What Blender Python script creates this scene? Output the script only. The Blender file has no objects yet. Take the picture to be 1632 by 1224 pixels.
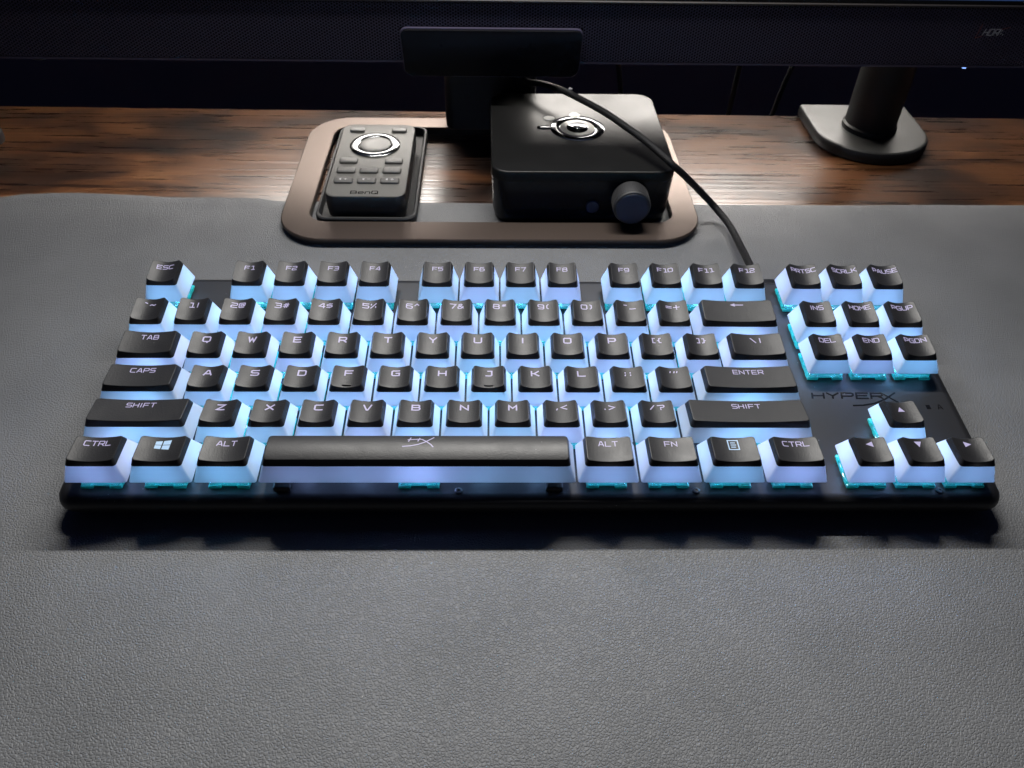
import bpy, math, random
from mathutils import Vector, Matrix
random.seed(7)
S = 0.001                      # everything below is laid out in millimetres
scene = bpy.context.scene
col = scene.collection

# ------------------------------------------------------------------ camera
cam_d = bpy.data.cameras.new('camera')
cam = bpy.data.objects.new('camera', cam_d)
col.objects.link(cam)
Rw = ((0.9997308, -0.0149036, 0.0177825), (0.0026438, -0.6882560, -0.7254631), (0.0230510, 0.7253148, -0.6880313))
r, d, f = (Vector(v) for v in Rw)
M = Matrix.Identity(4)
for i in range(3):
    M[i][0] = r[i]; M[i][1] = -d[i]; M[i][2] = -f[i]
M.translation = Vector((159.056, -193.187, 254.823)) * S
cam.matrix_world = M
cam_d.sensor_width = 36.0
cam_d.lens = 28.357
cam_d.clip_start = 0.01
cam_d.clip_end = 20.0
cam_d.dof.use_dof = True
cam_d.dof.focus_distance = 0.315
cam_d.dof.aperture_fstop = 34.0
scene.camera = cam

# ------------------------------------------------------------------ world, lamps, exposure
world = bpy.data.worlds.new('World')
scene.world = world
world.use_nodes = True
bg = world.node_tree.nodes['Background']
bg.inputs['Color'].default_value = (0.40, 0.48, 1.0, 1)
bg.inputs['Strength'].default_value = 0.022


def area_lamp(name, loc, direction, sx, sy, power, colour, spread=180):
    l = bpy.data.lights.new(name, 'AREA')
    l.shape = 'RECTANGLE'
    l.size = sx * S; l.size_y = sy * S
    l.energy = power; l.color = colour
    l.spread = math.radians(spread)
    o = bpy.data.objects.new(name, l)
    col.objects.link(o)
    o.location = Vector(loc) * S
    o.rotation_euler = Vector(direction).to_track_quat('-Z', 'Y').to_euler()
    return o


# light bar clipped on top of the monitor, shining down on the desk
area_lamp('monitor_light_bar', (165, 272, 402), (0, -1.25, -1), 350, 12, 3.0, (1.0, 0.975, 0.93), 140)
# back light behind the monitor, washing the wall; the wood, frame and amplifier mirror that glow
area_lamp('monitor_back_light', (265, 505, 250), (0, 1, 0.0), 600, 40, 13.0, (1.0, 0.97, 0.90), 120)

vs = scene.view_settings
vs.view_transform = 'Standard'
vs.look = 'None'
vs.exposure = 0.0
vs.gamma = 1.0
vs.use_curve_mapping = False
scene.render.engine = 'CYCLES'
scene.cycles.max_bounces = 5
scene.cycles.diffuse_bounces = 3
scene.cycles.glossy_bounces = 3
scene.cycles.transmission_bounces = 4
scene.cycles.caustics_reflective = False
scene.cycles.caustics_refractive = False
scene.cycles.transparent_max_bounces = 16


# ------------------------------------------------------------------ materials
class N:
    def __init__(s, name):
        s.m = bpy.data.materials.new(name)
        s.m.use_nodes = True
        s.t = s.m.node_tree
        s.b = s.t.nodes['Principled BSDF']
        s.out = s.t.nodes['Material Output']

    def n(s, kind, **kw):
        x = s.t.nodes.new(kind)
        for k, v in kw.items():
            if k in x.inputs:
                x.inputs[k].default_value = v
            else:
                setattr(x, k, v)
        return x

    def l(s, a, b):
        s.t.links.new(a, b)

    def set(s, **kw):
        for k, v in kw.items():
            s.b.inputs[k.replace('_', ' ')].default_value = v
        return s

    def coord(s, scale=(1, 1, 1), which='Object'):
        tc = s.n('ShaderNodeTexCoord')
        mp = s.n('ShaderNodeMapping')
        mp.inputs['Scale'].default_value = scale
        s.l(tc.outputs[which], mp.inputs['Vector'])
        return mp.outputs['Vector']

    def ramp(s, fac, stops):
        rp = s.n('ShaderNodeValToRGB')
        el = rp.color_ramp.elements
        while len(el) < len(stops):
            el.new(0.5)
        for e, (p, c) in zip(el, stops):
            e.position = p
            e.color = tuple(c) + (1,) if len(c) == 3 else c
        s.l(fac, rp.inputs['Fac'])
        return rp.outputs['Color']

    def bump(s, height, strength, dist, prev=None):
        b = s.n('ShaderNodeBump', Strength=strength, Distance=dist)
        s.l(height, b.inputs['Height'])
        if prev is not None:
            s.l(prev, b.inputs['Normal'])
        return b.outputs['Normal']


def rgb(c):
    return (c[0], c[1], c[2], 1)


def plain(name, c, rough=0.5, metallic=0.0, spec=0.5, grain=None, grain_d=0.00004, coat=0):
    k = N(name)
    k.set(Base_Color=rgb(c), Roughness=rough, Metallic=metallic, Coat_Weight=coat)
    k.b.inputs['Specular IOR Level'].default_value = spec
    if grain:
        nz = k.n('ShaderNodeTexNoise', Scale=grain, Detail=2.0)
        k.l(k.coord(), nz.inputs['Vector'])
        k.l(k.bump(nz.outputs['Fac'], 1.0, grain_d), k.b.inputs['Normal'])
        mr = k.n('ShaderNodeMapRange')
        mr.inputs['To Min'].default_value = max(rough - 0.06, 0.02)
        mr.inputs['To Max'].default_value = rough + 0.08
        nz2 = k.n('ShaderNodeTexNoise', Scale=60.0, Detail=4.0)
        k.l(k.coord(), nz2.inputs['Vector'])
        k.l(nz2.outputs['Fac'], mr.inputs['Value'])
        k.l(mr.outputs['Result'], k.b.inputs['Roughness'])
    return k.m


def emit(name, c, strength):
    k = N(name)
    k.set(Base_Color=(0.02, 0.02, 0.02, 1), Roughness=0.5)
    k.b.inputs['Emission Color'].default_value = rgb(c)
    k.b.inputs['Emission Strength'].default_value = strength
    return k.m


def mat_leather():
    k = N('grey_leatherette')
    v = k.coord()
    warp = k.n('ShaderNodeTexNoise', Scale=260.0, Detail=3.0)
    k.l(v, warp.inputs['Vector'])
    mx = k.n('ShaderNodeMixRGB', blend_type='ADD', Fac=0.0016)
    k.l(v, mx.inputs['Color1']); k.l(warp.outputs['Color'], mx.inputs['Color2'])
    v1 = k.n('ShaderNodeTexVoronoi', feature='DISTANCE_TO_EDGE', Scale=900.0, Randomness=1.0)
    k.l(mx.outputs['Color'], v1.inputs['Vector'])
    v2 = k.n('ShaderNodeTexVoronoi', feature='F1', Scale=1500.0, Randomness=1.0)
    k.l(mx.outputs['Color'], v2.inputs['Vector'])
    mr = k.n('ShaderNodeMapRange')
    mr.inputs['From Max'].default_value = 0.28
    mr.interpolation_type = 'SMOOTHSTEP'
    k.l(v1.outputs['Distance'], mr.inputs['Value'])
    big = k.n('ShaderNodeTexNoise', Scale=22.0, Detail=4.0)
    k.l(v, big.inputs['Vector'])
    colr = k.ramp(big.outputs['Fac'], [(0.3, (0.106, 0.109, 0.114)), (0.7, (0.133, 0.136, 0.142))])
    vo = k.n('ShaderNodeTexVoronoi', Scale=85.0)
    k.l(v, vo.inputs['Vector'])
    lint = k.n('ShaderNodeMath', operation='LESS_THAN'); lint.inputs[1].default_value = 0.022
    k.l(vo.outputs['Distance'], lint.inputs[0])
    sp = k.n('ShaderNodeSeparateColor'); k.l(vo.outputs['Color'], sp.inputs['Color'])
    gt = k.n('ShaderNodeMath', operation='GREATER_THAN'); gt.inputs[1].default_value = 0.93
    k.l(sp.outputs['Red'], gt.inputs[0])
    mu = k.n('ShaderNodeMath', operation='MULTIPLY')
    k.l(lint.outputs[0], mu.inputs[0]); k.l(gt.outputs[0], mu.inputs[1])
    mxc = k.n('ShaderNodeMixRGB'); mxc.inputs['Color2'].default_value = (0.42, 0.41, 0.40, 1)
    k.l(mu.outputs[0], mxc.inputs['Fac']); k.l(colr, mxc.inputs['Color1'])
    k.l(mxc.outputs['Color'], k.b.inputs['Base Color'])
    n1 = k.bump(mr.outputs['Result'], 0.85, 0.00016)
    inv = k.n('ShaderNodeMath', operation='SUBTRACT')
    inv.inputs[0].default_value = 1.0
    k.l(v2.outputs['Distance'], inv.inputs[1])
    n2 = k.bump(inv.outputs['Value'], 0.5, 0.00016, n1)
    bz = k.n('ShaderNodeTexNoise', Scale=14.0, Detail=2.0)
    k.l(v, bz.inputs['Vector'])
    n3 = k.bump(bz.outputs['Fac'], 0.4, 0.0012, n2)
    k.l(n3, k.b.inputs['Normal'])
    k.set(Roughness=0.55)
    k.b.inputs['Specular IOR Level'].default_value = 0.35
    return k.m


def mat_wood():
    k = N('rustic_brown_wood')
    a = k.n('ShaderNodeTexNoise', Scale=1.0, Detail=6.0, Roughness=0.6, Distortion=0.6)
    k.l(k.coord((10, 26, 10)), a.inputs['Vector'])
    base = k.ramp(a.outputs['Fac'], [(0.33, (0.010, 0.0055, 0.004)), (0.44, (0.038, 0.016, 0.008)), (0.54, (0.100, 0.040, 0.015)), (0.72, (0.165, 0.074, 0.029))])
    g = k.n('ShaderNodeTexNoise', Scale=1.0, Detail=5.0, Roughness=0.65, Distortion=0.3)
    k.l(k.coord((14, 330, 14)), g.inputs['Vector'])
    dark = k.ramp(g.outputs['Fac'], [(0.36, (0.30, 0.27, 0.26)), (0.5, (0.95, 0.93, 0.90)), (0.7, (1.15, 1.12, 1.1))])
    mx = k.n('ShaderNodeMixRGB', blend_type='MULTIPLY', Fac=0.85)
    k.l(base, mx.inputs['Color1']); k.l(dark, mx.inputs['Color2'])
    # dark knots and cracks running with the grain
    c = k.n('ShaderNodeTexNoise', Scale=1.0, Detail=3.0)
    k.l(k.coord((5, 95, 5)), c.inputs['Vector'])
    crack = k.ramp(c.outputs['Fac'], [(0.30, (0.12, 0.10, 0.10)), (0.36, (1, 1, 1))])
    mx2 = k.n('ShaderNodeMixRGB', blend_type='MULTIPLY', Fac=0.9)
    k.l(mx.outputs['Color'], mx2.inputs['Color1']); k.l(crack, mx2.inputs['Color2'])
    k.l(mx2.outputs['Color'], k.b.inputs['Base Color'])
    gb = k.n('ShaderNodeTexNoise', Scale=1.0, Detail=2.0, Roughness=0.5)
    k.l(k.coord((7, 310, 7)), gb.inputs['Vector'])
    n1 = k.bump(gb.outputs['Fac'], 0.7, 0.00030)
    k.l(n1, k.b.inputs['Normal'])
    rr = k.n('ShaderNodeMapRange')
    rr.inputs['To Min'].default_value = 0.20
    rr.inputs['To Max'].default_value = 0.38
    k.l(g.outputs['Fac'], rr.inputs['Value'])
    k.l(rr.outputs['Result'], k.b.inputs['Roughness'])
    k.b.inputs['Specular IOR Level'].default_value = 1.0
    return k.m


def mat_keycap_black():
    k = N('black_keycap_plastic')
    nz = k.n('ShaderNodeTexNoise', Scale=1700.0, Detail=2.0, Roughness=0.7)
    k.l(k.coord(), nz.inputs['Vector'])
    k.l(k.bump(nz.outputs['Fac'], 1.0, 0.000085), k.b.inputs['Normal'])
    sm = k.n('ShaderNodeTexNoise', Scale=140.0, Detail=4.0)
    tc = k.n('ShaderNodeTexCoord')
    oi = k.n('ShaderNodeObjectInfo')
    ad = k.n('ShaderNodeVectorMath', operation='ADD')
    k.l(tc.outputs['Object'], ad.inputs[0]); k.l(oi.outputs['Random'], ad.inputs[1])
    k.l(ad.outputs['Vector'], sm.inputs['Vector'])
    mr = k.n('ShaderNodeMapRange')
    mr.inputs['From Min'].default_value = 0.3; mr.inputs['From Max'].default_value = 0.7
    mr.inputs['To Min'].default_value = 0.37; mr.inputs['To Max'].default_value = 0.46
    k.l(sm.outputs['Fac'], mr.inputs['Value'])
    k.l(mr.outputs['Result'], k.b.inputs['Roughness'])
    k.b.inputs['Specular IOR Level'].default_value = 0.30
    # a few specks of dust
    vo = k.n('ShaderNodeTexVoronoi', Scale=420.0)
    k.l(ad.outputs['Vector'], vo.inputs['Vector'])
    c1 = k.ramp(vo.outputs['Distance'], [(0.0, (0.16, 0.16, 0.16)), (0.045, (0.16, 0.16, 0.16)), (0.06, (0.0, 0.0, 0.0))])
    lt = k.n('ShaderNodeSeparateColor')
    k.l(vo.outputs['Color'], lt.inputs['Color'])
    gt = k.n('ShaderNodeMath', operation='GREATER_THAN')
    gt.inputs[1].default_value = 0.90
    k.l(lt.outputs['Red'], gt.inputs[0])
    mu = k.n('ShaderNodeMixRGB', blend_type='MIX')
    mu.inputs['Color1'].default_value = (0, 0, 0, 1)
    k.l(gt.outputs['Value'], mu.inputs['Fac']); k.l(c1, mu.inputs['Color2'])
    ad2 = k.n('ShaderNodeMixRGB', blend_type='ADD', Fac=1.0)
    ad2.inputs['Color1'].default_value = (0.014, 0.014, 0.0155, 1)
    k.l(mu.outputs['Color'], ad2.inputs['Color2'])
    k.l(ad2.outputs['Color'], k.b.inputs['Base Color'])
    return k.m


def mat_skirt():
    k = N('milky_keycap_plastic')
    t = k.n('ShaderNodeBsdfTranslucent')
    dff = k.n('ShaderNodeBsdfDiffuse')
    t.inputs['Color'].default_value = (0.50, 0.51, 0.54, 1)
    dff.inputs['Color'].default_value = (0.80, 0.80, 0.82, 1)
    mx = k.n('ShaderNodeMixShader'); mx.inputs[0].default_value = 0.45
    k.l(t.outputs[0], mx.inputs[1]); k.l(dff.outputs[0], mx.inputs[2])
    g = k.n('ShaderNodeBsdfGlossy'); g.inputs['Roughness'].default_value = 0.35
    fr = k.n('ShaderNodeFresnel'); fr.inputs['IOR'].default_value = 1.4
    ml = k.n('ShaderNodeMath', operation='MULTIPLY'); ml.inputs[1].default_value = 0.6
    k.l(fr.outputs[0], ml.inputs[0])
    m2 = k.n('ShaderNodeMixShader')
    k.l(ml.outputs[0], m2.inputs[0]); k.l(mx.outputs[0], m2.inputs[1]); k.l(g.outputs[0], m2.inputs[2])
    k.l(m2.outputs[0], k.out.inputs['Surface'])
    return k.m


def mat_switch(name, tint, clear):
    k = N(name)
    tr = k.n('ShaderNodeBsdfTransparent'); tr.inputs['Color'].default_value = rgb([min(1, c * 0.85 + 0.15) for c in tint])
    tl = k.n('ShaderNodeBsdfTranslucent'); tl.inputs['Color'].default_value = rgb(tint)
    df = k.n('ShaderNodeBsdfDiffuse'); df.inputs['Color'].default_value = rgb(tint)
    g = k.n('ShaderNodeBsdfGlossy'); g.inputs['Roughness'].default_value = 0.12
    a = k.n('ShaderNodeMixShader'); a.inputs[0].default_value = 0.5
    k.l(tl.outputs[0], a.inputs[1]); k.l(df.outputs[0], a.inputs[2])
    b = k.n('ShaderNodeMixShader'); b.inputs[0].default_value = clear
    k.l(a.outputs[0], b.inputs[1]); k.l(tr.outputs[0], b.inputs[2])
    c = k.n('ShaderNodeMixShader'); c.inputs[0].default_value = 0.10
    k.l(b.outputs[0], c.inputs[1]); k.l(g.outputs[0], c.inputs[2])
    k.l(c.outputs[0], k.out.inputs['Surface'])
    return k.m


def mat_plate():
    k = N('black_anodised_aluminium')
    nz = k.n('ShaderNodeTexNoise', Scale=1800.0, Detail=2.0)
    k.l(k.coord(), nz.inputs['Vector'])
    k.l(k.bump(nz.outputs['Fac'], 0.6, 0.00004), k.b.inputs['Normal'])
    vo = k.n('ShaderNodeTexVoronoi', Scale=330.0)
    k.l(k.coord(), vo.inputs['Vector'])
    sp = k.n('ShaderNodeSeparateColor'); k.l(vo.outputs['Color'], sp.inputs['Color'])
    gt = k.n('ShaderNodeMath', operation='GREATER_THAN'); gt.inputs[1].default_value = 0.82
    k.l(sp.outputs['Red'], gt.inputs[0])
    lt = k.n('ShaderNodeMath', operation='LESS_THAN'); lt.inputs[1].default_value = 0.07
    k.l(vo.outputs['Distance'], lt.inputs[0])
    mu = k.n('ShaderNodeMath', operation='MULTIPLY')
    k.l(gt.outputs[0], mu.inputs[0]); k.l(lt.outputs[0], mu.inputs[1])
    mx = k.n('ShaderNodeMixRGB')
    mx.inputs['Color1'].default_value = (0.012, 0.012, 0.0135, 1)
    mx.inputs['Color2'].default_value = (0.16, 0.16, 0.17, 1)
    k.l(mu.outputs[0], mx.inputs['Fac'])
    k.l(mx.outputs['Color'], k.b.inputs['Base Color'])
    k.set(Roughness=0.46, Metallic=0.0)
    k.b.inputs['Specular IOR Level'].default_value = 0.35
    return k.m


def mat_cable():
    k = N('black_braided_sleeve')
    w = k.n('ShaderNodeTexVoronoi', Scale=1500.0, Randomness=0.25)
    k.l(k.coord(), w.inputs['Vector'])
    k.l(k.bump(w.outputs['Distance'], 1.0, 0.0003), k.b.inputs['Normal'])
    k.l(k.ramp(w.outputs['Distance'], [(0.1, (0.016, 0.016, 0.018)), (0.6, (0.004, 0.004, 0.005))]), k.b.inputs['Base Color'])
    k.set(Roughness=0.5)
    k.b.inputs['Specular IOR Level'].default_value = 0.25
    return k.m


def mat_bronze():
    k = N('brushed_bronze')
    k.set(Base_Color=(0.108, 0.083, 0.071, 1), Metallic=0.9, Roughness=0.42)
    nz = k.n('ShaderNodeTexNoise', Scale=2400.0, Detail=2.0)
    k.l(k.coord(), nz.inputs['Vector'])
    k.l(k.bump(nz.outputs['Fac'], 0.5, 0.00005), k.b.inputs['Normal'])
    return k.m


def mat_wall():
    k = N('pale_painted_wall')
    nz = k.n('ShaderNodeTexNoise', Scale=9.0, Detail=4.0)
    k.l(k.coord(), nz.inputs['Vector'])
    k.l(k.ramp(nz.outputs['Fac'], [(0.3, (0.62, 0.60, 0.60)), (0.7, (0.70, 0.68, 0.67))]), k.b.inputs['Base Color'])
    k.set(Roughness=0.8)
    return k.m


MT = dict(
    leather=mat_leather(), wood=mat_wood(), cap=mat_keycap_black(), skirt=mat_skirt(),
    housing=mat_switch('teal_switch_plastic', (0.10, 0.95, 0.85), 0.35),
    clear=mat_switch('clear_switch_plastic', (0.50, 1.0, 0.95), 0.75),
    plate=mat_plate(), cable=mat_cable(), bronze=mat_bronze(), wall=mat_wall(),
    legend=emit('backlit_legend', (0.60, 0.54, 0.86), 0.75),
    legend_blue=emit('backlit_icon', (0.42, 0.62, 0.86), 1.0),
    added_panel=plain('dark_added_panel', (0.14, 0.12, 0.16), 0.8, spec=0.2),
    emboss=plain('glossy_black_emboss', (0.005, 0.005, 0.006), 0.22, spec=0.3),
    rubber=plain('black_rubber', (0.014, 0.014, 0.015), 0.7),
    stab=plain('black_stabilizer_plastic', (0.006, 0.006, 0.006), 0.5),
    steel=plain('screw_steel', (0.03, 0.03, 0.032), 0.4, 0.6),
    ring_under=plain('base_underside', (0.012, 0.010, 0.010), 0.5),
    tray=plain('tray_grey_plastic', (0.030, 0.030, 0.031), 0.55, spec=0.3, grain=900.0),
    remote_top=plain('remote_satin_grey', (0.112, 0.109, 0.102), 0.52, metallic=0.0, spec=0.35, grain=1600.0, grain_d=0.00003),
    remote_side=plain('remote_black_side', (0.012, 0.012, 0.014), 0.35, grain=900.0, grain_d=0.00002),
    remote_btn=plain('remote_button_grey', (0.075, 0.073, 0.070), 0.45, grain=900.0, grain_d=0.00002),
    chrome=plain('polished_chrome', (0.16, 0.165, 0.17), 0.15, 1.0),
    dark_chrome=plain('dark_chrome', (0.20, 0.21, 0.22), 0.08, 1.0),
    ink=plain('black_print', (0.003, 0.003, 0.003), 0.7, spec=0.05),
    white_ink=plain('pale_print', (0.42, 0.42, 0.44), 0.5),
    faint_ink=plain('faint_print', (0.16, 0.155, 0.15), 0.5),
    amp=plain('amplifier_satin_black', (0.008, 0.008, 0.008), 0.33, spec=0.20, grain=1500.0, grain_d=0.00003),
    amp_front=plain('amplifier_front_glow_tinted', (0.006, 0.007, 0.011), 0.25, spec=0.25),  # slight navy in the colour stands in for blue key glow
    amp_emblem=plain('amplifier_emblem_grey', (0.14, 0.14, 0.135), 0.28, 0.6),
    horn=plain('emblem_pale_metal', (0.45, 0.45, 0.43), 0.4, 0.5),
    knob=plain('knob_rubber_grey', (0.019, 0.019, 0.021), 0.6),
    knob_face=plain('knob_face_glow_tinted', (0.010, 0.015, 0.042), 0.42),  # blue of the keyboard's light is mixed into this colour
    grille=plain('speaker_grille_glow_tinted', (0.085, 0.076, 0.130), 0.55),  # purple cast of the key light is put into the plastic's colour
    grille_back=plain('grille_cavity_black', (0.003, 0.003, 0.004), 0.9),
    panel=plain('gloss_black_panel', (0.006, 0.006, 0.009), 0.28, spec=0.12, grain=30.0, grain_d=0.0004),
    bezel=plain('bezel_pale_trim', (0.06, 0.052, 0.05), 0.5),
    plastic=plain('black_plastic', (0.006, 0.006, 0.007), 0.5, spec=0.35, grain=1200.0, grain_d=0.00003),
    base_top=plain('arm_base_satin', (0.018, 0.018, 0.0175), 0.44, grain=1400.0, grain_d=0.00003),
    screen=emit('screen_blue', (0.05, 0.13, 0.42), 0.30),
    led=emit('status_led_blue', (0.25, 0.45, 1.0), 2.0),
    badge=plain('badge_print', (0.65, 0.68, 0.75), 0.4),
    badge_red=plain('badge_red_line', (0.35, 0.10, 0.08), 0.4),
)


# ------------------------------------------------------------------ mesh builder
class MB:
    def __init__(s):
        s.v = []; s.f = []; s.flat = set()

    def add(s, vs, fs, smooth=True):
        o = len(s.v)
        s.v += [tuple(v) for v in vs]
        for q in fs:
            if not smooth:
                s.flat.add(len(s.f))
            s.f.append(tuple(o + i for i in q))
        return s

    def loft(s, loops, cap0=False, cap1=False, smooth=True):
        n = len(loops[0])
        vs = [p for lp in loops for p in lp]
        fs = []
        for k in range(len(loops) - 1):
            for i in range(n):
                j = (i + 1) % n
                fs.append((k * n + i, k * n + j, (k + 1) * n + j, (k + 1) * n + i))
        if cap0: fs.append(tuple(reversed(range(n))))
        if cap1: fs.append(tuple(range((len(loops) - 1) * n, len(loops) * n)))
        return s.add(vs, fs, smooth)

    def box(s, x0, x1, y0, y1, z0, z1, b=0.0):
        if b:
            lp = []
            for (i, z) in ((b, z0), (0, z0 + b), (0, z1 - b), (b, z1)):
                lp.append(rrect(x0 + i, x1 - i, y0 + i, y1 - i, b, z, 2))
            return s.loft(lp, True, True)
        vs = [(x, y, z) for z in (z0, z1) for (x, y) in ((x0, y0), (x1, y0), (x1, y1), (x0, y1))]
        return s.add(vs, [(3, 2, 1, 0), (4, 5, 6, 7), (0, 1, 5, 4), (1, 2, 6, 5), (2, 3, 7, 6), (3, 0, 4, 7)], False)

    def tube(s, path, rad, n=12, cap=True):
        P = [Vector(p) for p in path]
        loops = []
        up = Vector((0, 0, 1))
        for i, p in enumerate(P):
            t = (P[min(i + 1, len(P) - 1)] - P[max(i - 1, 0)]).normalized()
            a = t.cross(up)
            if a.length < 1e-4: a = t.cross(Vector((0, 1, 0)))
            a.normalize(); b = a.cross(t).normalized()
            rr = rad(i / (len(P) - 1)) if callable(rad) else rad
            loops.append([tuple(p + a * (rr * math.cos(q)) + b * (rr * math.sin(q))) for q in [2 * math.pi * k / n for k in range(n)]])
        return s.loft(loops, cap, cap)

    def lathe(s, prof, origin, axis, n=32):
        ax = Vector(axis).normalized()
        a = ax.cross(Vector((0, 0, 1)))
        if a.length < 1e-4: a = Vector((1, 0, 0))
        a.normalize(); b = ax.cross(a)
        o = Vector(origin)
        loops = [[tuple(o + ax * h + a * (rr * math.cos(2 * math.pi * k / n)) + b * (rr * math.sin(2 * math.pi * k / n))) for k in range(n)] for (rr, h) in prof]
        return s.loft(loops, prof[0][0] > 1e-6, True)

    def build(s, name, mat, parent=None, loc=None):
        me = bpy.data.meshes.new(name)
        me.from_pydata([(x * S, y * S, z * S) for x, y, z in s.v], [], s.f)
        me.materials.append(MT[mat])
        for i, p in enumerate(me.polygons):
            p.use_smooth = i not in s.flat
        me.validate()
        if any(i not in s.flat for i in range(len(s.f))):
            try:
                me.set_sharp_from_angle(angle=math.radians(38))
            except Exception:
                pass
        return link(name, me, parent, loc)


def link(name, me, parent=None, loc=None):
    o = bpy.data.objects.new(name, me)
    col.objects.link(o)
    if parent is not None: o.parent = parent
    if loc is not None: o.location = Vector(loc) * S
    return o


def rrect(x0, x1, y0, y1, r, z, nc=4, nx=1, ny=1):
    """rounded rectangle loop, counter-clockwise; z may be a function of (x, y)"""
    r = min(r, (x1 - x0) / 2 - 1e-3, (y1 - y0) / 2 - 1e-3)
    pts = []
    corners = ((x1 - r, y0 + r, -90), (x1 - r, y1 - r, 0), (x0 + r, y1 - r, 90), (x0 + r, y0 + r, 180))
    for ci, (cx, cy, a0) in enumerate(corners):
        arc = [(cx + r * math.cos(math.radians(a0 + 90 * k / nc)), cy + r * math.sin(math.radians(a0 + 90 * k / nc))) for k in range(nc + 1)]
        pts += arc
        nxt = corners[(ci + 1) % 4]
        a1 = nxt[2]
        b = (nxt[0] + r * math.cos(math.radians(a1)), nxt[1] + r * math.sin(math.radians(a1)))
        m = ny if ci % 2 == 0 else nx
        for k in range(1, m):
            t = k / m
            pts.append((arc[-1][0] + (b[0] - arc[-1][0]) * t, arc[-1][1] + (b[1] - arc[-1][1]) * t))
    return [(x, y, z(x, y) if callable(z) else z) for x, y in pts]


def empty(name, loc, rot=(0, 0, 0)):
    o = bpy.data.objects.new(name, None)
    o.empty_display_size = 0.02
    col.objects.link(o)
    o.location = Vector(loc) * S
    o.rotation_euler = rot
    return o


def tag(o, label=None, cat=None, group=None, kind=None):
    if label: o['label'] = label
    if cat: o['category'] = cat
    if group: o['group'] = group
    if kind: o['kind'] = kind
    return o


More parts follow.
